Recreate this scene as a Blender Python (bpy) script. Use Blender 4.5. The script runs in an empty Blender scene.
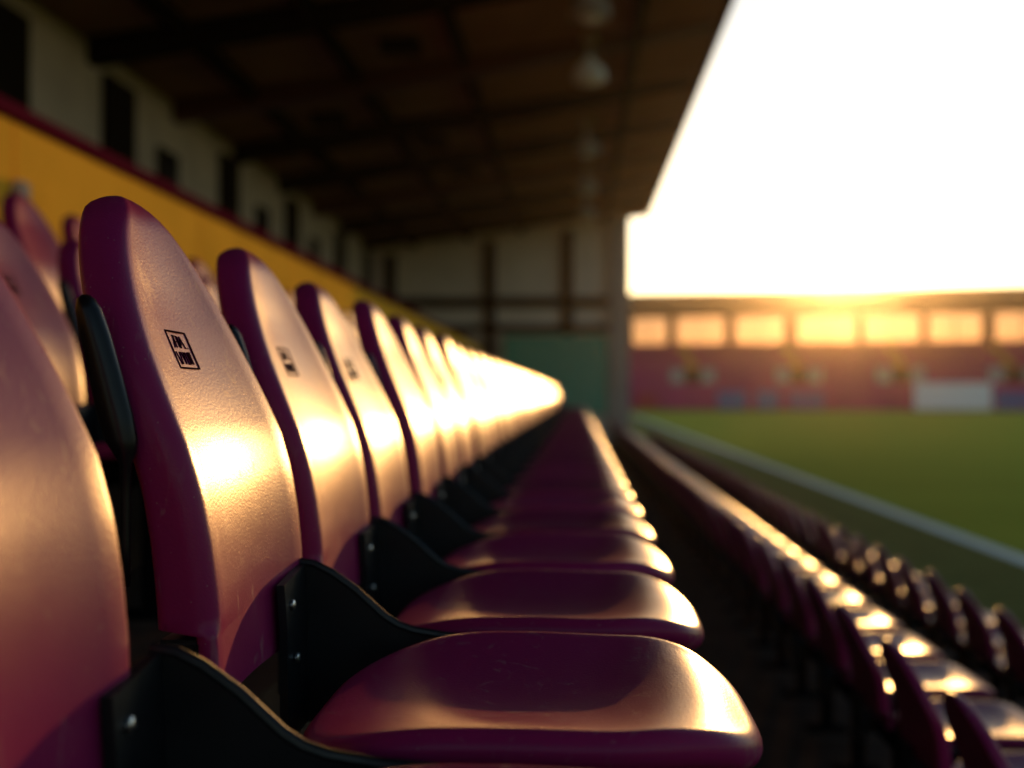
import bpy, bmesh, math, random
from mathutils import Vector, Matrix
random.seed(7)
R = math.radians
CZ = 1.98                      # height of the camera above the pitch
SC = bpy.context.scene
COL = SC.collection

# ------------------------------------------------------------------ camera
F_PX = 1100.0
cam = bpy.data.cameras.new('camera')
cam.sensor_width = 36.0
cam.lens = F_PX / 1024 * 36
cam.clip_start = 0.02
cam.clip_end = 5000
cam.dof.use_dof = True
cam.dof.focus_distance = 1.22
cam.dof.aperture_fstop = cam.lens / 19.0
co = bpy.data.objects.new('camera', cam)
COL.objects.link(co)
yaw = math.atan(66 / F_PX)
pit = math.atan(11 / F_PX)
co.location = (0, 0, CZ)
co.rotation_euler = (R(90) + pit, 0, yaw)
SC.camera = co

# ------------------------------------------------------------------ sky, sun, exposure
SUN_AZ, SUN_EL = 13.3, 6.0      # azimuth right of the rows, height
world = bpy.data.worlds.new('World')
SC.world = world
world.use_nodes = True
wn = world.node_tree
bg = wn.nodes['Background']
sky = wn.nodes.new('ShaderNodeTexSky')
sky.sky_type = 'NISHITA'
sky.sun_disc = False
sky.sun_elevation = R(SUN_EL)
sky.sun_rotation = R(SUN_AZ)
sky.air_density = 1.0
sky.dust_density = 0.6
sky.ozone_density = 2.3
warm = wn.nodes.new('ShaderNodeVectorMath')      # thin warm evening air
warm.operation = 'MULTIPLY'
warm.inputs[1].default_value = (1.0, 0.93, 0.83)
wn.links.new(sky.outputs[0], warm.inputs[0])
wn.links.new(warm.outputs[0], bg.inputs[0])
bg.inputs[1].default_value = 0.135
sl = bpy.data.lights.new('sun', 'SUN')
sl.energy = 1.9
sl.angle = R(0.6)
sl.color = (1.0, 0.50, 0.15)
so = bpy.data.objects.new('sun', sl)
COL.objects.link(so)
sd = Vector((math.sin(R(SUN_AZ)) * math.cos(R(SUN_EL)), math.cos(R(SUN_AZ)) * math.cos(R(SUN_EL)), math.sin(R(SUN_EL))))
so.rotation_euler = sd.to_track_quat('Z', 'Y').to_euler()
so.location = (30, 100, 30)
vs = SC.view_settings
vs.view_transform = 'Standard'
vs.look = 'None'
vs.gamma = 1
vs.use_curve_mapping = False
vs.exposure = 0.95
SC.cycles.max_bounces = 8
SC.cycles.use_denoising = True

# ------------------------------------------------------------------ materials
def mat(name, col, rough=0.6, metal=0.0, spec=0.5, bump=0.0, bscale=200.0, var=0.0, vscale=6.0, coat=0.0, rvar=0.0, matte=False):
    m = bpy.data.materials.new(name)
    m.use_nodes = True
    nt = m.node_tree
    b = nt.nodes['Principled BSDF']
    b.inputs['Base Color'].default_value = (*col, 1)
    b.inputs['Roughness'].default_value = rough
    b.inputs['Metallic'].default_value = metal
    b.inputs['Specular IOR Level'].default_value = spec
    b.inputs['Coat Weight'].default_value = coat
    b.inputs['Coat Roughness'].default_value = 0.12
    tc = nt.nodes.new('ShaderNodeTexCoord')
    if var > 0:
        n = nt.nodes.new('ShaderNodeTexNoise')
        n.inputs['Scale'].default_value = vscale
        n.inputs['Detail'].default_value = 6
        n.inputs['Roughness'].default_value = 0.65
        nt.links.new(tc.outputs['Object'], n.inputs['Vector'])
        mr = nt.nodes.new('ShaderNodeMapRange')
        mr.inputs['From Min'].default_value = 0.3
        mr.inputs['From Max'].default_value = 0.7
        mr.inputs['To Min'].default_value = 1 - var
        mr.inputs['To Max'].default_value = 1 + var
        nt.links.new(n.outputs['Fac'], mr.inputs['Value'])
        mx = nt.nodes.new('ShaderNodeVectorMath')
        mx.operation = 'SCALE'
        mx.inputs[0].default_value = col
        nt.links.new(mr.outputs[0], mx.inputs['Scale'])
        nt.links.new(mx.outputs[0], b.inputs['Base Color'])
    if rvar > 0:
        n2 = nt.nodes.new('ShaderNodeTexNoise')
        n2.inputs['Scale'].default_value = 14
        n2.inputs['Detail'].default_value = 5
        nt.links.new(tc.outputs['Object'], n2.inputs['Vector'])
        m2 = nt.nodes.new('ShaderNodeMapRange')
        m2.inputs['From Min'].default_value = 0.3
        m2.inputs['From Max'].default_value = 0.7
        m2.inputs['To Min'].default_value = max(0.03, rough - rvar)
        m2.inputs['To Max'].default_value = rough + rvar
        nt.links.new(n2.outputs['Fac'], m2.inputs['Value'])
        nt.links.new(m2.outputs[0], b.inputs['Roughness'])
    if bump > 0:
        n3 = nt.nodes.new('ShaderNodeTexNoise')
        n3.inputs['Scale'].default_value = bscale
        n3.inputs['Detail'].default_value = 3
        nt.links.new(tc.outputs['Object'], n3.inputs['Vector'])
        bp = nt.nodes.new('ShaderNodeBump')
        bp.inputs['Strength'].default_value = bump
        bp.inputs['Distance'].default_value = 0.001
        nt.links.new(n3.outputs['Fac'], bp.inputs['Height'])
        nt.links.new(bp.outputs[0], b.inputs['Normal'])
    if matte:
        d = nt.nodes.new('ShaderNodeBsdfDiffuse')
        d.inputs['Color'].default_value = (*col, 1)
        d.inputs['Roughness'].default_value = 0.5
        for l in list(nt.links):
            if l.to_node == b and l.to_socket.name == 'Base Color': nt.links.new(l.from_socket, d.inputs['Color'])
            if l.to_node == b and l.to_socket.name == 'Normal': nt.links.new(l.from_socket, d.inputs['Normal'])
        nt.links.new(d.outputs[0], nt.nodes['Material Output'].inputs['Surface'])
    return m

M = {}
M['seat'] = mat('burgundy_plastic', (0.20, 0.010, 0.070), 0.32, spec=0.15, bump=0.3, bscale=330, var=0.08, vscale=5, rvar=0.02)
def per_object(m, amount):
    nt = m.node_tree
    b = nt.nodes['Principled BSDF']
    src = [l.from_socket for l in nt.links if l.to_node == b and l.to_socket.name == 'Base Color'][0]
    oi = nt.nodes.new('ShaderNodeObjectInfo')
    mr = nt.nodes.new('ShaderNodeMapRange')
    mr.inputs['To Min'].default_value = 1 - amount; mr.inputs['To Max'].default_value = 1 + amount
    nt.links.new(oi.outputs['Random'], mr.inputs['Value'])
    v = nt.nodes.new('ShaderNodeVectorMath'); v.operation = 'SCALE'
    nt.links.new(src, v.inputs[0]); nt.links.new(mr.outputs[0], v.inputs['Scale'])
    nt.links.new(v.outputs[0], b.inputs['Base Color'])
per_object(M['seat'], .16)
def wear(m):
    nt = m.node_tree
    b = nt.nodes['Principled BSDF']
    tc = nt.nodes['Texture Coordinate']
    def N(t, **k):
        n = nt.nodes.new(t)
        for a, v in k.items(): n.inputs[a].default_value = v
        return n
    # scuffs: stretched noise cut into thin marks; specks of dust: sparse voronoi dots
    mp = N('ShaderNodeMapping'); mp.inputs['Scale'].default_value = (1, 1.0, .35); mp.inputs['Rotation'].default_value = (.5, .2, .3)
    n1 = N('ShaderNodeTexNoise', Scale=38, Detail=5, Distortion=1.5)
    r1 = N('ShaderNodeMapRange'); r1.inputs['From Min'].default_value = .60; r1.inputs['From Max'].default_value = .68
    vo = N('ShaderNodeTexVoronoi', Scale=150)
    r2 = N('ShaderNodeMapRange'); r2.inputs['From Min'].default_value = .14; r2.inputs['From Max'].default_value = .08
    sx = N('ShaderNodeSeparateColor')
    gt = N('ShaderNodeMath'); gt.operation = 'GREATER_THAN'; gt.inputs[1].default_value = .80
    mu = N('ShaderNodeMath'); mu.operation = 'MULTIPLY'
    mxm = N('ShaderNodeMath'); mxm.operation = 'MAXIMUM'
    s1 = N('ShaderNodeMath'); s1.operation = 'MULTIPLY'; s1.inputs[1].default_value = .35
    L_ = nt.links.new
    L_(tc.outputs['Object'], mp.inputs[0]); L_(mp.outputs[0], n1.inputs['Vector']); L_(tc.outputs['Object'], vo.inputs['Vector'])
    L_(n1.outputs['Fac'], r1.inputs['Value']); L_(vo.outputs['Distance'], r2.inputs['Value']); L_(vo.outputs['Color'], sx.inputs[0])
    L_(sx.outputs[0], gt.inputs[0]); L_(gt.outputs[0], mu.inputs[0]); L_(r2.outputs[0], mu.inputs[1])
    L_(r1.outputs[0], s1.inputs[0]); L_(s1.outputs[0], mxm.inputs[0]); L_(mu.outputs[0], mxm.inputs[1])
    src = [l.from_socket for l in nt.links if l.to_node == b and l.to_socket.name == 'Base Color'][0]
    rs = [l.from_socket for l in nt.links if l.to_node == b and l.to_socket.name == 'Roughness'][0]
    mc = nt.nodes.new('ShaderNodeMix'); mc.data_type = 'RGBA'; mc.inputs[7].default_value = (.30, .17, .17, 1)
    f = N('ShaderNodeMath'); f.operation = 'MULTIPLY'; f.inputs[1].default_value = .75
    L_(mxm.outputs[0], f.inputs[0]); L_(f.outputs[0], mc.inputs[0]); L_(src, mc.inputs[6]); L_(mc.outputs[2], b.inputs['Base Color'])
    ad = N('ShaderNodeMath'); ad.operation = 'MULTIPLY_ADD'; ad.inputs[1].default_value = .25
    L_(mxm.outputs[0], ad.inputs[0]); L_(rs, ad.inputs[2]); L_(ad.outputs[0], b.inputs['Roughness'])
wear(M['seat'])
M['black'] = mat('black_steel', (0.006, 0.007, 0.009), 0.42, spec=0.25, bump=0.2, bscale=600, rvar=0.1)
M['legblack'] = mat('matte_black_leg', (0.006, 0.006, 0.007), 0.6, matte=True)
M['rubber'] = mat('black_rubber', (0.005, 0.005, 0.006), 0.32, spec=0.25)
M['bolt'] = mat('zinc_bolt', (0.55, 0.55, 0.56), 0.3, metal=1.0)
M['ink'] = mat('dark_print', (0.02, 0.006, 0.01), 0.6, matte=True)
M['concrete'] = mat('brown_concrete', (0.075, 0.052, 0.042), 0.85, matte=True, bump=0.5, bscale=60, var=0.3, vscale=3)
M['track'] = mat('grey_green_track', (0.17, 0.155, 0.050), 0.95, matte=True, spec=0.05, var=0.2, vscale=2)
M['white_line'] = mat('white_line_paint', (0.85, 0.80, 0.70), 0.8, matte=True, var=0.1)
M['yellow'] = mat('yellow_panel_paint', (0.98, 0.50, 0.05), 0.42, matte=True, var=0.12, vscale=1.5)
M['maroon'] = mat('maroon_paint', (0.13, 0.012, 0.03), 0.4, matte=True, var=0.1)
M['cream'] = mat('cream_panel', (0.50, 0.39, 0.32), 0.7, matte=True, var=0.15, vscale=1.2)
M['dark'] = mat('dark_steel', (0.018, 0.013, 0.011), 0.6, matte=True)
M['roofpanel'] = mat('brown_roof_panel', (0.30, 0.155, 0.11), 0.6, matte=True, var=0.2, vscale=0.8)
M['redbeam'] = mat('red_brown_steel', (0.09, 0.022, 0.015), 0.5)
M['grey'] = mat('grey_render', (0.40, 0.35, 0.33), 0.8, matte=True, var=0.15, vscale=1.5)
M['paleend'] = mat('pale_grey_panel', (0.80, 0.68, 0.60), 0.7, matte=True, var=0.12, vscale=0.8)
M['teal'] = mat('teal_board', (0.16, 0.42, 0.31), 0.6, matte=True, var=0.1)
M['lampwhite'] = mat('white_enamel', (0.75, 0.77, 0.80), 0.5, matte=True)
M['lampgrey'] = mat('grey_enamel', (0.36, 0.33, 0.32), 0.5, matte=True)
def tint_glass():
    m = bpy.data.materials.new('amber_glazing'); m.use_nodes = True
    nt = m.node_tree; nt.nodes.clear()
    ou = nt.nodes.new('ShaderNodeOutputMaterial')
    t = nt.nodes.new('ShaderNodeBsdfTransparent'); t.inputs[0].default_value = (0.44, 0.36, 0.33, 1)
    g_ = nt.nodes.new('ShaderNodeBsdfGlossy'); g_.inputs['Roughness'].default_value = 0.1
    g_.inputs[0].default_value = (.8, .8, .8, 1)
    mx = nt.nodes.new('ShaderNodeMixShader'); mx.inputs[0].default_value = 0.05
    nt.links.new(t.outputs[0], mx.inputs[1]); nt.links.new(g_.outputs[0], mx.inputs[2])
    nt.links.new(mx.outputs[0], ou.inputs['Surface'])
    return m
M['amber'] = tint_glass()
M['glass'] = mat('dark_window', (0.01, 0.01, 0.012), 0.15)
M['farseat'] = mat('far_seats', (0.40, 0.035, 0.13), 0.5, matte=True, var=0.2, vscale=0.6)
M['farroof'] = mat('far_roof_metal', (0.10, 0.06, 0.045), 0.6, matte=True)
M['faryellow'] = mat('yellow_steps', (0.62, 0.34, 0.03), 0.6, matte=True)
M['blueboard'] = mat('blue_board', (0.10, 0.13, 0.30), 0.5, matte=True)
M['purpleboard'] = mat('violet_board', (0.20, 0.10, 0.25), 0.5, matte=True)
M['redboard'] = mat('red_board', (0.40, 0.04, 0.06), 0.5, matte=True)
M['whiteboard'] = mat('white_board', (0.72, 0.72, 0.72), 0.5, matte=True)

def grass_mat():
    m = mat('pitch_grass', (0.085, 0.12, 0.012), 0.8, matte=True)
    nt = m.node_tree
    b = nt.nodes['Diffuse BSDF']
    tc = nt.nodes['Texture Coordinate']
    w = nt.nodes.new('ShaderNodeTexWave')
    w.wave_type = 'BANDS'; w.bands_direction = 'Y'
    w.inputs['Scale'].default_value = 0.05
    w.inputs['Distortion'].default_value = 0.3
    n = nt.nodes.new('ShaderNodeTexNoise')
    n.inputs['Scale'].default_value = 1.2
    n.inputs['Detail'].default_value = 8
    nt.links.new(tc.outputs['Object'], w.inputs['Vector'])
    nt.links.new(tc.outputs['Object'], n.inputs['Vector'])
    a = nt.nodes.new('ShaderNodeMix'); a.data_type = 'RGBA'
    a.inputs[6].default_value = (0.28, 0.27, 0.035, 1)
    a.inputs[7].default_value = (0.35, 0.33, 0.045, 1)
    ad = nt.nodes.new('ShaderNodeMath'); ad.operation = 'MULTIPLY_ADD'
    nt.links.new(w.outputs['Fac'], ad.inputs[0]); ad.inputs[1].default_value = 0.35
    nt.links.new(n.outputs['Fac'], ad.inputs[2])
    nt.links.new(ad.outputs[0], a.inputs[0])
    nt.links.new(a.outputs[2], b.inputs['Color'])
    return m
M['grass'] = grass_mat()

# ------------------------------------------------------------------ helpers
def link(name, bm, material, parent=None, smooth=False):
    me = bpy.data.meshes.new(name)
    bmesh.ops.recalc_face_normals(bm, faces=bm.faces)
    bm.to_mesh(me); bm.free()
    me.materials.append(M[material] if isinstance(material, str) else material)
    if smooth:
        for p in me.polygons: p.use_smooth = True
    o = bpy.data.objects.new(name, me)
    COL.objects.link(o)
    if parent: o.parent = parent
    else: o.location.z = CZ
    return o

def box(bm, x0, x1, y0, y1, z0, z1, bev=0.0):
    vs_ = [bm.verts.new((x, y, z)) for x in (x0, x1) for y in (y0, y1) for z in (z0, z1)]
    fs = [bm.faces.new([vs_[i] for i in q]) for q in ((0,1,3,2),(4,6,7,5),(0,4,5,1),(2,3,7,6),(0,2,6,4),(1,5,7,3))]
    if bev > 0:
        es = list({e for f in fs for e in f.edges})
        bmesh.ops.bevel(bm, geom=es, offset=bev, segments=2, affect='EDGES', clamp_overlap=True)
    return bm

def boxm(name, dims, material, parent=None, bev=0.0):
    bm = bmesh.new(); box(bm, *dims, bev=bev)
    return link(name, bm, material, parent)

def prism(bm, pts, y0, y1):
    """pts in the x-z plane, extruded along y"""
    a = [bm.verts.new((x, y0, z)) for x, z in pts]
    b = [bm.verts.new((x, y1, z)) for x, z in pts]
    n = len(pts)
    bm.faces.new(a); bm.faces.new(b[::-1])
    for i in range(n):
        bm.faces.new((a[i], b[i], b[(i+1) % n], a[(i+1) % n]))

def rings(bm, rs, cap0=True, cap1=True):
    vr = [[bm.verts.new(p) for p in r] for r in rs]
    n = len(rs[0])
    for a, b in zip(vr, vr[1:]):
        for i in range(n):
            bm.faces.new((a[i], a[(i+1) % n], b[(i+1) % n], b[i]))
    if cap0: bm.faces.new(vr[0])
    if cap1: bm.faces.new(vr[-1][::-1])

def tube(bm, pts, r, n=8):
    rs = []
    pts = [Vector(p) for p in pts]
    for i, p in enumerate(pts):
        d = (pts[min(i+1, len(pts)-1)] - pts[max(i-1, 0)]).normalized()
        a = d.cross(Vector((0.13, 0.98, 0.11))).normalized()
        b = d.cross(a)
        rs.append([p + r * (a * math.cos(t) + b * math.sin(t)) for t in [k * 2 * math.pi / n for k in range(n)]])
    rings(bm, rs)

def lathe(bm, prof, cx, cy, n=20):
    rings(bm, [[(cx + r * math.cos(t), cy + r * math.sin(t), z) for t in [k * 2 * math.pi / n for k in range(n)]] for r, z in prof])

def empty(name, loc=(0, 0, 0), rz=0.0):
    o = bpy.data.objects.new(name, None)
    COL.objects.link(o)
    o.location = (loc[0], loc[1], loc[2] + CZ)
    o.rotation_euler.z = rz
    o.empty_display_size = 0.1
    return o

def tag(o, label, cat, group=None):
    o['label'] = label; o['category'] = cat
    if group: o['group'] = group
    return o

def struct(o):
    o['kind'] = 'structure'
    return o

# ------------------------------------------------------------------ ground, pitch, terraces
struct(boxm('ground', (-1500, 1500, -1500, 1500, -2.3, -2.01), 'track'))
struct(boxm('running_track', (2.4, 120, -60, 149, -2.2, -1.988), 'track'))
g = struct(boxm('pitch_grass', (5.45, 90, -40, 141, -2.1, -1.984), 'grass'))
struct(boxm('touchline', (5.20, 5.46, -38, 139, -2.1, -1.979), 'white_line'))

bm = bmesh.new()
FL = {'back2': -0.20, 'back1': -0.55, 'main': -0.75, 'front1': -1.48, 'front2': -1.82}
prism(bm, [(-7.0, -2.1), (-7.0, 0.0), (-3.2, 0.0), (-3.2, FL['back2']), (-1.30 - 0.12, FL['back2']), (-1.42, FL['back1']),
           (-0.58, FL['back1']), (-0.58, FL['main']), (0.33, FL['main']), (0.33, FL['front1']), (1.72, FL['front1']),
           (1.72, FL['front2']), (2.85, FL['front2']), (2.85, -2.1)], -6, 34.9)
struct(link('terrace_steps', bm, 'concrete'))

# ------------------------------------------------------------------ own stand: roof
def roofz(x): return 5.9 - 0.13 * (2.25 - x)
roof = tag(empty('stand_roof', (0, 14, 4.4)), 'sloping brown panelled roof with dark beams over the near seats', 'roof')
def rchild(name, bm, m):
    o = link(name, bm, m, roof); o.location = (0, -14, -4.4); return o
bm = bmesh.new(); prism(bm, [(-7.0, roofz(-7.0)), (2.25, roofz(2.25)), (2.25, roofz(2.25) + .12), (-7.0, roofz(-7.0) + .12)], -8, 36.5)
rchild('roof_panel', bm, 'roofpanel')
bm = bmesh.new(); box(bm, 2.253, 2.33, -8, 36.5, roofz(2.25) - .05, roofz(2.25) + .18)
rchild('roof_edge', bm, 'dark')
y = -1.2
k = 0
while y < 35:
    bm = bmesh.new()
    prism(bm, [(-7.0, roofz(-7) - .003), (2.1, roofz(2.1) - .003), (2.1, roofz(2.1) - .12), (-1, roofz(-1) - .30), (-7.0, roofz(-7) - .36)], y - .13, y + .13)
    rchild('cross_beam', bm, 'dark' if k % 3 else 'redbeam')
    y += 3.1; k += 1
for x in (-5.2, -3.5, -1.8, 0.9):
    bm = bmesh.new()
    prism(bm, [(x - .07, roofz(x - .07) - .004), (x + .07, roofz(x + .07) - .004), (x + .07, roofz(x) - .22), (x - .07, roofz(x) - .22)], -8, 36.4)
    rchild('purlin', bm, 'dark')
for (x, y) in ((-2.6, 16.0), (-4.2, 12.8), (-2.9, 21.9), (-2.6, 25.0), (-4.4, 19.2)):
    bm = bmesh.new(); box(bm, x - .30, x + .30, y - .18, y + .18, roofz(x) - .25, roofz(x) - .06, bev=.02)
    rchild('ceiling_vent', bm, 'dark')

# back wall
bw = tag(empty('back_wall', (-6.6, 14, 0)), 'cream panelled wall with dark columns behind the yellow parapet', 'wall')
def bchild(name, dims, m, bev=0):
    o = boxm(name, dims, m, bw, bev); o.location = (6.6, -14, 0); return o
bchild('wall_panel', (-6.9, -6.5, -8, 34.8, 0.002, roofz(-6.7) - .04), 'cream')
for y in (2, 6, 9, 12.0, 15.1, 20.0, 24.5, 29.5, 33.5):
    bchild('column', (-6.495, -6.40, y - .48, y + .48, 0.004, roofz(-6.2) - .40), 'dark')
for y, z in ((17.0, 3.5), (22.2, 3.5), (26.7, 3.5), (8.0, 3.5)):
    f = bchild('window', (-6.497, -6.44, y - .42, y + .42, z - .35, z + .35), 'dark')
    p = boxm('pane', (-6.438, -6.43, y - .36, y + .36, z - .30, z + .30), 'glass', f)

# yellow parapet
pw = tag(empty('parapet_wall', (-3.15, 14, -.25)), 'long sunlit yellow parapet with a maroon top rail behind the seats', 'wall')
def pchild(name, dims, m, bev=0):
    o = boxm(name, dims, m, pw, bev); o.location = (3.15, -14, .25); return o
pchild('parapet_base', (-3.19, -3.06, -6, 34.7, -.248, 0.35), 'concrete')
yy = -6
while yy < 34.6:
    pchild('parapet_panel', (-3.17, -3.08, yy, min(yy + 2.95, 34.7), .352, 1.50), 'yellow', bev=.006)
    yy += 2.96
pchild('top_rail', (-3.22, -3.03, -6, 34.7, 1.502, 1.585), 'maroon', bev=.015)
fx = tag(empty('socket_box', (-3.07, 5.85, 1.02)), 'small grey box fixed to the yellow parapet at far left', 'box')
o = boxm('cover', (0, .05, -.06, .06, .0, .15), 'grey', fx, bev=.01)
o = boxm('conduit', (0.005, .03, -.015, .015, -.3, .0), 'grey', fx)

# end wall
ew = tag(empty('end_wall', (-1, 35, -1.9)), 'tall cream end wall with dark mullions and teal lower board', 'wall')
def echild(name, dims, m, bev=0, parent=None):
    o = boxm(name, dims, m, ew, bev); o.location = (1, -35, 1.9); return o
bm = bmesh.new(); prism(bm, [(-6.95, -2.0), (1.0, -2.0), (1.0, roofz(1.0) - .04), (-6.95, roofz(-6.95) - .04)], 35.0, 35.4)
o = link('wall_panel', bm, 'paleend', ew); o.location = (1, -35, 1.9)
for x in (-6.0, -2.8, -.32):
    bm = bmesh.new(); prism(bm, [(x - .18, -1.9), (x + .18, -1.9), (x + .18, roofz(x) - .33), (x - .18, roofz(x) - .33)], 34.85, 34.998)
    o = link('mullion', bm, 'dark', ew); o.location = (1, -35, 1.9)
for z, h in ((2.95, .16), (2.1, .13)):
    echild('transom', (-6.8, .99, 34.80, 34.848, z - h, z + h), 'dark')
echild('teal_board', (-2.35, .92, 34.70, 34.798, -.6, 1.88), 'teal', bev=.01)
echild('corner_post', (1.002, 1.62, 34.75, 35.45, -2.0, roofz(1.2) - .04), 'grey', bev=.02)

# pendant lamps
pl = [(.16, 14.3), (.18, 17.2), (.18, 22.4), (.2, 26.6), (.22, 30.5)]
pn = ['grey dome lamp hanging nearest of the line, at the top of the picture', 'white dome lamp, the brightest of the line hanging under the roof',
      'third nearest dome lamp, grey, in the middle of the hanging line', 'fourth grey dome lamp in the hanging line, near the end wall',
      'farthest grey dome lamp, hanging just before the end wall']
for (x, y), lb in zip(pl, pn):
    t = tag(empty('pendant_lamp', (x, y, 4.9)), lb, 'lamp', 'dome lamps hanging in a line under the roof')
    top = roofz(x) - 4.9
    bm = bmesh.new(); tube(bm, [(0, 0, .36), (0, 0, top + .02)], .06 if y == 14.6 else .045, 8); link('stem', bm, 'grey', t, True)
    bm = bmesh.new(); lathe(bm, [(.24, 0), (.27, .03), (.27, .10), (.24, .19), (.16, .27), (.08, .33), (.07, .40), (.02, .42)], 0, 0, 24); link('lamp_shade', bm, 'lampwhite' if y == 17.2 else 'lampgrey', t, True)
    bm = bmesh.new(); lathe(bm, [(.05, -.06), (.12, -.03), (.14, .0), (.14, .02)], 0, 0, 16); link('bulb', bm, 'lampwhite', t, True)
    bm = bmesh.new(); lathe(bm, [(.14, top - .12), (.14, top - .003)], 0, 0, 16); link('ceiling_rose', bm, 'grey', t, True)

# ------------------------------------------------------------------ far stand
TH = R(9)
FS = empty('far_stand', (8, 150, -1.98), -TH)
tag(FS, 'distant stand of maroon seats under a dark roof across the pitch', 'grandstand')
def s_at(px, d=0.0):
    k_ = (px - 578) / F_PX
    c, s_ = math.cos(TH), math.sin(TH)
    return (k_ * (150 + d * c) - 8 - d * s_) / (c + k_ * s_)
def z_at(py, px, d=0.0):
    s_ = s_at(px, d)
    Y = 150 - s_ * math.sin(TH) + d * math.cos(TH)
    return (395 - py) * Y / F_PX + 1.98
def fchild(name, dims, m, parent=FS):
    return boxm(name, dims, m, parent)
SL, SR = -28, 92
zb0 = 1.2; zb1 = z_at(346, 830, 15)
bm = bmesh.new()
nrow = 20
pts = [(1.0, 0.0), (1.0, zb0)]
for i in range(nrow):
    yy = 1.0 + i * 0.7
    zz = zb0 + (i + 1) * (zb1 - zb0) / nrow
    pts += [(yy, zz), (yy + 0.7, zz)]
pts += [(15.0, 0.0)]
# prism along x: build directly
a = [bm.verts.new((SL, p[0], p[1])) for p in pts]; b = [bm.verts.new((SR, p[0], p[1])) for p in pts]
bm.faces.new(a); bm.faces.new(b[::-1])
for i in range(len(pts)): bm.faces.new((a[i], b[i], b[(i+1) % len(pts)], a[(i+1) % len(pts)]))
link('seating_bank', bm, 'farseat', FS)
zr = (zb1 - zb0) / nrow
# seat rows on the bank
bm = bmesh.new()
for i in range(nrow):
    box(bm, SL + .2, SR - .2, 1.35 + i * .7, 1.45 + i * .7, zb0 + (i + 1) * zr + .02, zb0 + (i + 1) * zr + .42)
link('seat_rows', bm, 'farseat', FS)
# rear wall with openings
wins = [(560, 610), (633, 666), (676, 723), (734, 781), (794, 851), (859, 913), (921, 972), (984, 1040), (1050, 1100)]
zw0 = z_at(343, 830, 16); zw1 = z_at(316, 830, 16); ztop = z_at(306, 830, 16)
bm = bmesh.new()
box(bm, SL, SR, 15.6, 16.2, 0, zw0)
box(bm, SL, SR, 15.6, 16.2, zw1, ztop)
prev = SL
for a_, b_ in wins:
    sa, sb = s_at(a_, 16), s_at(b_, 16)
    box(bm, prev, sa, 15.602, 16.198, zw0 + .002, zw1 - .002); prev = sb
box(bm, prev, SR, 15.602, 16.198, zw0 + .002, zw1 - .002)
rwall = link('rear_wall', bm, 'farroof', FS)
for a_, b_ in wins:
    sa, sb = s_at(a_, 16), s_at(b_, 16)
    wf = link('window', box(bmesh.new(), (sa + sb) / 2 - .06, (sa + sb) / 2 + .06, 15.62, 16.15, zw0 + .004, zw1 - .004), 'farroof', FS)
    link('pane', box(bmesh.new(), sa + .003, sb - .003, 16.16, 16.18, zw0 + .003, zw1 - .003), 'amber', wf)
zf1 = z_at(291, 830, 0.5); zf0 = z_at(302, 830, .5)
bm = bmesh.new()
pts = [(0.5, zf0), (0.5, zf1), (16.8, ztop + .5), (16.8, ztop + .005), (1.2, zf0)]
a = [bm.verts.new((SL - 1, p[0], p[1])) for p in pts]; b = [bm.verts.new((SR, p[0], p[1])) for p in pts]
bm.faces.new(a); bm.faces.new(b[::-1])
for i in range(len(pts)): bm.faces.new((a[i], b[i], b[(i+1) % len(pts)], a[(i+1) % len(pts)]))
link('roof', bm, 'farroof', FS)
# stairs + tunnels
for pt, pb in ((680, 694), (780, 797), (883, 895), (979, 1002)):
    st, sb = s_at(pt, 14.5), s_at(pb, 8)
    bm = bmesh.new()
    m_ = 14
    for i in range(m_):
        f = i / (m_ - 1)
        s_ = sb + (st - sb) * f; yy = 7.3 + f * 7.4
        zz = zb0 + ((yy - 1.0) / .7) * zr + .55
        box(bm, s_ - .75, s_ + .75, yy, yy + .56, zz - .4, zz + .1)
    link('yellow_stair', bm, 'faryellow', FS)
    sc = s_at(pb - 2, 6)
    zc = z_at(385, 830, 6)
    t = link('tunnel_mouth', box(bmesh.new(), sc - 1.2, sc + 1.2, 4.4, 6.4, zc - .2, zc + 2.2), 'dark', FS)
    bm = bmesh.new()
    box(bm, sc - 3.0, sc - 1.25, 4.2, 6.8, zc - .6, zc + 2.3)
    link('tunnel_wing', bm, 'grey', t)
    link('tunnel_wing', box(bmesh.new(), sc + 1.25, sc + 3.0, 4.2, 6.8, zc - .6, zc + 2.3), 'grey', t)
zbase = 0.0
for i, (a_, b_, yt, m, lb) in enumerate(((636, 656, 393, 'redboard', 'short red board at the foot of the far stand beside the end wall'),
    (716, 744, 391, 'blueboard', 'small blue board at the foot of the far stand, leftmost blue one'),
    (754, 776, 391, 'blueboard', 'narrow blue board at the foot of the far stand, below the second stair'),
    (786, 820, 391, 'purpleboard', 'violet board at the foot of the far stand under the sun'),
    (907, 981, 383, 'whiteboard', 'large white board standing at the foot of the far stand'),
    (985, 1020, 391, 'blueboard', 'blue board right of the large white board by the far stand'))):
    s0, s1 = s_at(a_, -.5), s_at(b_, -.5)
    c, s_ = math.cos(TH), math.sin(TH)
    sm = (s0 + s1) / 2; w = (s1 - s0) / 2
    t = tag(empty('advertising_board', (8 + sm * c - .6 * s_, 150 - sm * s_ - .6 * c, -1.98), -TH), lb, 'board', 'boards along the foot of the far stand')
    hh = z_at(yt, (a_ + b_) / 2, -.5)
    boxm('panel', (-w, w, -.08, .08, .12, hh), m, t)
    bm = bmesh.new(); box(bm, -w, -w + .15, -.3, .3, 0, .118); box(bm, w - .15, w, -.3, .3, 0, .118)
    link('foot', bm, 'dark', t)

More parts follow.
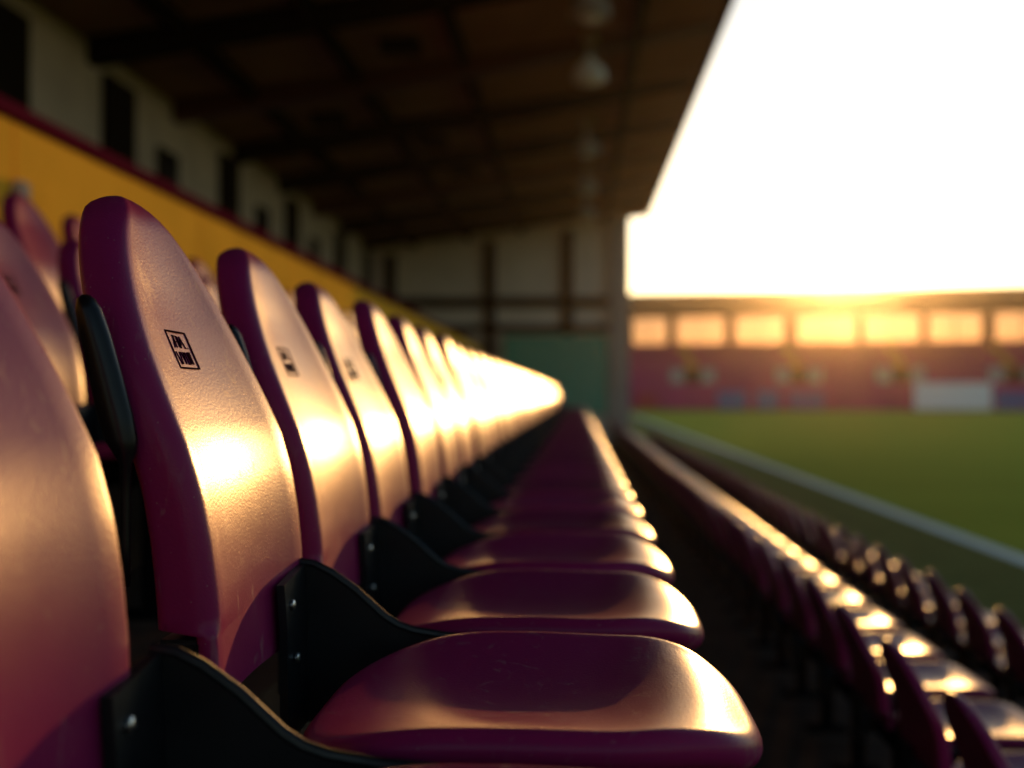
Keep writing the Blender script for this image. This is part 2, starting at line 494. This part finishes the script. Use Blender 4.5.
# ------------------------------------------------------------------ the seat
X0, Z0 = -0.10, -0.75          # seat origin on its floor (x, z)
FP = [(-.32, -.360), (-.25, -.364), (-.20, -.367), (-.15, -.373), (-.10, -.382), (-.05, -.397), (.0, -.419), (.05, -.442), (.10, -.464), (.15, -.485), (.20, -.506), (.24, -.526)]
def front_x(z):
    z = max(-.32, min(.24, z))
    for (a, xa), (b, xb) in zip(FP, FP[1:]):
        if z <= b:
            return xa + (xb - xa) * (z - a) / (b - a)
    return FP[-1][1]

BY = .05
def back_w(z):
    q = min(1.0, (.236 - z) / .30)
    w = .198 * (1 - (1 - q) ** 2.2) ** (1 / 1.7) if q < 1 else .198
    return max(w, .004) - .010 * max(0, min(1, (-.05 - z) / .2))
def make_back(vs_=1.0):
    """closed shell; vs_ scales its height above the pan"""
    zt, zb = .236, -.318
    bm = bmesh.new()
    zs = [zb, zb + .002, -.29, -.262, -.248, -.244, -.238, -.225, -.20]
    zs += [-.17 + i * .02 for i in range(16)]
    zs += [.145, .160, .174, .186, .196, .204, .214, .2225, .2285, .2325, .2350, .236]
    rs = []
    for z in zs:
        s = (zt - z)
        w = back_w(z)
        d = .050 + .012 * max(0, min(1, (.2 - z) / .4))
        rt = .030
        if s < rt:
            e = math.sqrt(max(0.0, 1 - (1 - s / rt) ** 2)); 
        else: e = 1
        full = d
        if z < -.2435: full = .022
        d_ = max(.003, full * e)
        xf = front_x(z) - (full - d_) * .42
        xr = xf - d_
        rf = min(.024, w * .9, d_ * .48); rr = min(.016, w * .9, d_ * .48)
        loop = []
        nF = 13
        conc = .014 * min(1, s / .12)
        yf = w - rf
        for i in range(nF):
            y = -yf + 2 * yf * i / (nF - 1)
            loop.append((xf - conc * (1 - (y / yf) ** 2 if yf > 0 else 0), y))
        for i in range(1, 7):
            t = math.pi / 2 * i / 6
            loop.append((xf - rf + rf * math.cos(t), yf + rf * math.sin(t)))
        yr = w - rr
        for i in range(0, 6):
            t = math.pi / 2 * i / 5
            loop.append((xr + rr - rr * math.sin(t), yr + rr * math.cos(t)))
        for i in range(1, 6):
            loop.append((xr, yr - 2 * yr * i / 6))
        for i in range(0, 6):
            t = math.pi / 2 * i / 5
            loop.append((xr + rr - rr * math.cos(t), -yr - rr * math.sin(t)))
        for i in range(0, 6):
            t = math.pi / 2 * i / 6
            loop.append((xf - rf + rf * math.sin(t), -yf - rf * math.cos(t)))
        P = []
        for x, y in loop:
            xx = -.283 + (x + .283) * 1.0
            P.append((x, y, z))
        rs.append(P)
    bz, bx = -.285, -.283
    rs = [[(x, y * (1 if vs_ == 1 else .9) + BY, z) for x, y, z in r] for r in rs]
    rs = [[((x - bx) * (vs_ if vs_ < 1 else 1) + bx - X0 if vs_ < 1 else x - X0, y, (z - bz) * vs_ + bz - Z0) for x, y, z in r] for r in rs]
    rings(bm, rs)
    return bm

def pan_top(u, v):
    z = -.310
    z += .020 * v * v * (1 - 1.15 * (u + .08) ** 2)
    z -= .017 * (1 - min(1, (u * 1.1) ** 2)) * (1 - v * v)
    z += .008 * math.exp(-((u - .62) / .22) ** 2)
    z -= .055 * max(0, u - .70) ** 2 / .09 * .6
    z -= .026 * max(0, -u - .35) ** 2 / .42
    return z

def make_pan():
    bm = bmesh.new()
    cx, a, b = -.048, .232, .217
    n = 64
    def pe(t, s, extra=0):
        c, s_ = math.cos(t), math.sin(t)
        ex = 2 / 3.4
        u = math.copysign(abs(c) ** ex, c); v = math.copysign(abs(s_) ** ex, s_)
        # front edge a bit narrower
        return u * s, v * s
    rs = []
    r = .020
    ts = [k * 2 * math.pi / n for k in range(n)]
    for s in (.02, .12, .25, .38, .5, .6, .7, .78, .85, .90):
        ring = []
        for t in ts:
            u, v = pe(t, s)
            ring.append((cx + u * a, v * b, pan_top(u, v)))
        rs.append(ring)
    for i in range(1, 13):
        th = math.pi * i / 12
        ring = []
        for t in ts:
            u, v = pe(t, 1)
            L = math.hypot(u * a, v * b)
            k = (L - r + r * math.sin(th)) / L
            zt = pan_top(u * .92, v * .92) 
            ring.append((cx + u * a * k, v * b * k * (1 - .04 * max(0, u)), zt - r * .95 + r * .95 * math.cos(th)))
        rs.append(ring)
    for s in (.75, .4):
        rs.append([(cx + pe(t, s)[0] * a, pe(t, s)[1] * b, -.338) for t in ts])
    rs = [[(x - X0, y, z - Z0) for x, y, z in q] for q in rs]
    rings(bm, rs)
    return bm

GY = .258
GTOP = [(-.370, -.220), (-.348, -.223), (-.325, -.234), (-.292, -.257), (-.272, -.275), (-.254, -.291), (-.236, -.302), (-.215, -.309), (-.17, -.316), (-.12, -.320)]
def L(p): return (p[0] - X0, p[1], p[2] - Z0)
def make_bracket():
    bm = bmesh.new()
    pts = GTOP + [(-.11, -.345), (-.14, -.39), (-.20, -.43), (-.370, -.43), (-.368, -.33)]
    prism(bm, [(x - X0, z - Z0) for x, z in pts], GY - .003, GY + .003)
    tube(bm, [L((x, GY, z)) for x, z in GTOP], .0055, 8)
    # flange lying on the face of the back
    P = []
    for z in (-.222, -.29, -.36, -.43):
        xf = front_x(max(z, -.30)) + (.0 if z > -.3 else .0)
        P.append((xf + .006, z))
    for (xa, za), (xb, zb) in zip(P, P[1:]):
        vs_ = []
        for (x, z) in ((xa, za), (xb, zb)):
            for dx, y in ((-.010, GY - .105), (.0, GY - .105), (.0, GY - .0035), (-.010, GY - .0035)):
                vs_.append(bm.verts.new(L((x + dx, y, z - (.012 if y < GY - .05 and z > -.23 else 0)))))
        for q in ((0, 1, 5, 4), (1, 2, 6, 5), (2, 3, 7, 6), (3, 0, 4, 7), (0, 3, 2, 1), (4, 5, 6, 7)):
            bm.faces.new([vs_[i] for i in q])
    return bm
def make_bolt(y, z):
    bm = bmesh.new()
    x = front_x(z) + .0062
    rs = []
    for r, dx in ((.0065, 0), (.0065, .003), (.0045, .0045), (.001, .005)):
        rs.append([L((x + dx, y + r * math.cos(t), z + r * math.sin(t))) for t in [k * math.pi / 6 for k in range(12)]])
    rings(bm, rs)
    return bm
def make_grip():
    bm = bmesh.new()
    prof = [(.100, .004), (.096, .010), (.085, .015), (.06, .018), (.02, .020), (-.02, .021), (-.045, .019), (-.058, .013), (-.068, .007), (-.10, .006), (-.15, .006), (-.19, .006)]
    rs = []
    for z, r in prof:
        cx = -.490 + (.1 - z) * .26 if z > -.06 else -.448
        rs.append([L((cx + r * .85 * math.cos(t), -.158 + min(r, .014) * .9 * math.sin(t), z)) for t in [k * math.pi / 8 for k in range(16)]])
    rings(bm, rs)
    return bm
def make_block():
    bm = bmesh.new()
    box(bm, -.425 - X0, -.380 - X0, -.140, -.085, -.43 - Z0, -.247 - Z0, bev=.004)
    return bm
def make_badge():
    """printed square emblem: an outline and two rows of strokes lying on the face"""
    bm = bmesh.new()
    yc, zc, W_, H_ = .018, .052, .034, .021
    def seg(y0, z0, y1, z1, t):
        y0, y1 = yc + y0 * W_, yc + y1 * W_
        z0, z1 = zc + z0 * H_, zc + z1 * H_
        d = math.hypot(y1 - y0, z1 - z0)
        ny, nz = -(z1 - z0) / d * t / 2, (y1 - y0) / d * t / 2
        q = []
        for dx in (-.0006, .0012):
            for (y, z) in ((y0 + ny, z0 + nz), (y1 + ny, z1 + nz), (y1 - ny, z1 - nz), (y0 - ny, z0 - nz)):
                yf = back_w(z) - .024
                x = front_x(z) - .014 * (1 - ((y - BY) / yf) ** 2) + dx
                q.append(bm.verts.new(L((x, y, z))))
        for f in ((0, 1, 2, 3), (7, 6, 5, 4), (0, 4, 5, 1), (1, 5, 6, 2), (2, 6, 7, 3), (3, 7, 4, 0)):
            bm.faces.new([q[i] for i in f])
    T = .0018
    seg(-1, 1, 1, 1, T); seg(-1, -1, 1, -1, T); seg(-1, -1, -1, 1, T * .8); seg(1, -1, 1, 1, T * 1.5)
    t = .0010
    for s in ((-.62, .1, -.38, .8), (-.38, .8, -.38, .1), (-.5, .75, -.1, .75), (-.1, .75, -.1, .15), (-.3, .45, -.1, .45),
              (.05, .1, .25, .75), (.25, .75, .48, .1), (.12, .35, .4, .35), (.62, .12, .72, .12), (.0, .75, .0, .1),
              (-.75, -.12, -.62, -.78), (-.62, -.78, -.48, -.78), (-.48, -.78, -.40, -.12), (-.25, -.12, -.14, -.78), (-.14, -.78, -.02, -.12),
              (.12, -.12, .12, -.78), (.12, -.78, .32, -.78), (.32, -.78, .32, -.12), (.46, -.12, .46, -.78), (.46, -.12, .70, -.12), (.62, -.12, .62, -.78)):
        seg(*s, t)
    return bm
def make_leg():
    bm = bmesh.new()
    box(bm, -.235 - X0, -.185 - X0, GY - .022, GY + .014, .012, .345, bev=.004)
    box(bm, -.30 - X0, -.12 - X0, GY - .05, GY + .045, 0, .0118, bev=.003)
    return bm
def make_bar():
    bm = bmesh.new()
    box(bm, -.305 - X0, -.265 - X0, -.242, GY - .0045, .335, .372, bev=.004)
    box(bm, -.26 - X0, .06 - X0, -.10, -.07, .385, .413, bev=.003)
    box(bm, -.26 - X0, .06 - X0, .07, .10, .385, .413, bev=.003)
    return bm

ME = {}
def mesh_of(key, bm, m, smooth=True, sharp=None):
    o = link(key, bm, m, None, smooth)
    me = o.data
    bpy.data.objects.remove(o)
    if sharp:
        me.set_sharp_from_angle(angle=R(sharp))
    ME[key] = me
mesh_of('backrest', make_back(), 'seat', True, 62)
mesh_of('backrest_low', make_back(.655), 'seat', True, 62)
mesh_of('seat_pan', make_pan(), 'seat', True)
mesh_of('bracket', make_bracket(), 'black', True, 35)
mesh_of('bolt', make_bolt(GY - .080, -.262), 'bolt', True, 40)
mesh_of('bolt_low', make_bolt(GY - .070, -.330), 'bolt', True, 40)
mesh_of('rear_grip', make_grip(), 'rubber', True)
mesh_of('hinge_block', make_block(), 'rubber', True, 40)
mesh_of('badge', make_badge(), 'ink', False)
mesh_of('leg', make_leg(), 'legblack', True, 40)
mesh_of('support_bar', make_bar(), 'legblack', True, 40)

ONES = ['', 'first', 'second', 'third', 'fourth', 'fifth', 'sixth', 'seventh', 'eighth', 'ninth', 'tenth', 'eleventh', 'twelfth', 'thirteenth', 'fourteenth',
        'fifteenth', 'sixteenth', 'seventeenth', 'eighteenth', 'nineteenth']
TENS = {2: ('twenty', 'twentieth'), 3: ('thirty', 'thirtieth'), 4: ('forty', 'fortieth'), 5: ('fifty', 'fiftieth'), 6: ('sixty', 'sixtieth')}
def ordw(n):
    if n < 20: return ONES[n]
    a, b = divmod(n, 10)
    return TENS[a][1] if b == 0 else TENS[a][0] + '-' + ONES[b]

def seat(x, y, z, label, group, low=False, detail=2, jit=1.0, shift=0.0):
    t = empty('stadium_seat', (x, y, z), R(random.uniform(-.8, .8)) * jit)
    tag(t, label, 'seat', group)
    parts = [('backrest', 'backrest_low' if low else 'backrest'), ('seat_pan', 'seat_pan'), ('bracket', 'bracket'), ('leg', 'leg'), ('support_bar', 'support_bar')]
    if detail >= 1 and not low: parts += [('badge', 'badge'), ('hinge_block', 'hinge_block'), ('rear_grip', 'rear_grip')]
    br = None
    for nm, key in parts:
        o = bpy.data.objects.new(nm, ME[key]); COL.objects.link(o); o.parent = t
        if nm == 'bracket': br = o
        if nm in ('backrest', 'badge', 'hinge_block', 'rear_grip'): o.location.y = shift
        if nm == 'backrest':
            o.rotation_euler.y = R(random.uniform(-.8, .8)) * jit * .7
        if nm == 'seat_pan':
            o.location.z = random.uniform(-.0015, .0015) * jit
    if detail >= 2:
        for key in ('bolt', 'bolt_low'):
            o = bpy.data.objects.new('bolt', ME[key]); COL.objects.link(o); o.parent = br
    return t

P = 0.5
YC = 1.18
# the sunlit main row
mg = 'burgundy seats of the sunlit middle row'
for n in range(-2, 61):
    y = YC + P * n
    if n == -2: continue
    if n == -1: continue
for n in range(-1, 53):
    y = YC + P * n
    lb = {-1: 'blurred burgundy seat closest to the camera, cut off at the left edge',
          0: 'burgundy seat in sharp focus with a crisp square badge on its tall back'}.get(n)
    if lb is None: lb = 'burgundy seat, %s behind the sharply focused one in the middle row' % ordw(n)
    seat(X0, y, FL['main'], lb, mg, detail=2 if n < 12 else 1 if n < 24 else 0, jit=0 if n < 1 else 1, shift=.045 if n == 0 else -.02 if n == -1 else 0)
# row in front and the lowest row
for i in range(54):
    y = 2.50 + .55 * i
    lb = 'low-backed burgundy seat, %s from the near end of the row just below the walkway' % ordw(i + 1)
    seat(X0 + 1.31, y, FL['front1'], lb, 'low seats just below the walkway', low=True, detail=0)
for i in range(52):
    y = 4.2 + .55 * i
    lb = 'low-backed burgundy seat, %s from the near end of the lowest row beside the pitch' % ordw(i + 1)
    seat(X0 + 2.46, y, FL['front2'], lb, 'low seats of the lowest row', low=True, detail=0)
# rows behind
for i in range(58):
    y = 2.42 + P * i
    lb = 'burgundy seat, %s from the near end of the row right behind the middle row' % ordw(i + 1)
    seat(X0 - .84, y, FL['back1'], lb, 'seats of the row behind the middle row', detail=1 if i < 8 else 0)
for i in range(58):
    y = 3.1 + P * i
    lb = 'burgundy seat, %s from the near end of the top row under the yellow parapet' % ordw(i + 1)
    seat(X0 - 1.64, y, FL['back2'], lb, 'seats of the top row under the parapet', detail=0)

# ------------------------------------------------------------------ evening haze over the pitch
hz = bpy.data.materials.new('evening_haze'); hz.use_nodes = True
nt = hz.node_tree; nt.nodes.clear()
ou = nt.nodes.new('ShaderNodeOutputMaterial'); pv = nt.nodes.new('ShaderNodeVolumePrincipled')
pv.inputs['Color'].default_value = (0.98, 0.88, 0.76, 1)
pv.inputs['Density'].default_value = 0.00028
pv.inputs['Anisotropy'].default_value = 0.94
nt.links.new(pv.outputs[0], ou.inputs['Volume'])
o = boxm('haze', (-1510, 1510, -1510, 1510, -3.3, 22), hz)
o['kind'] = 'stuff'
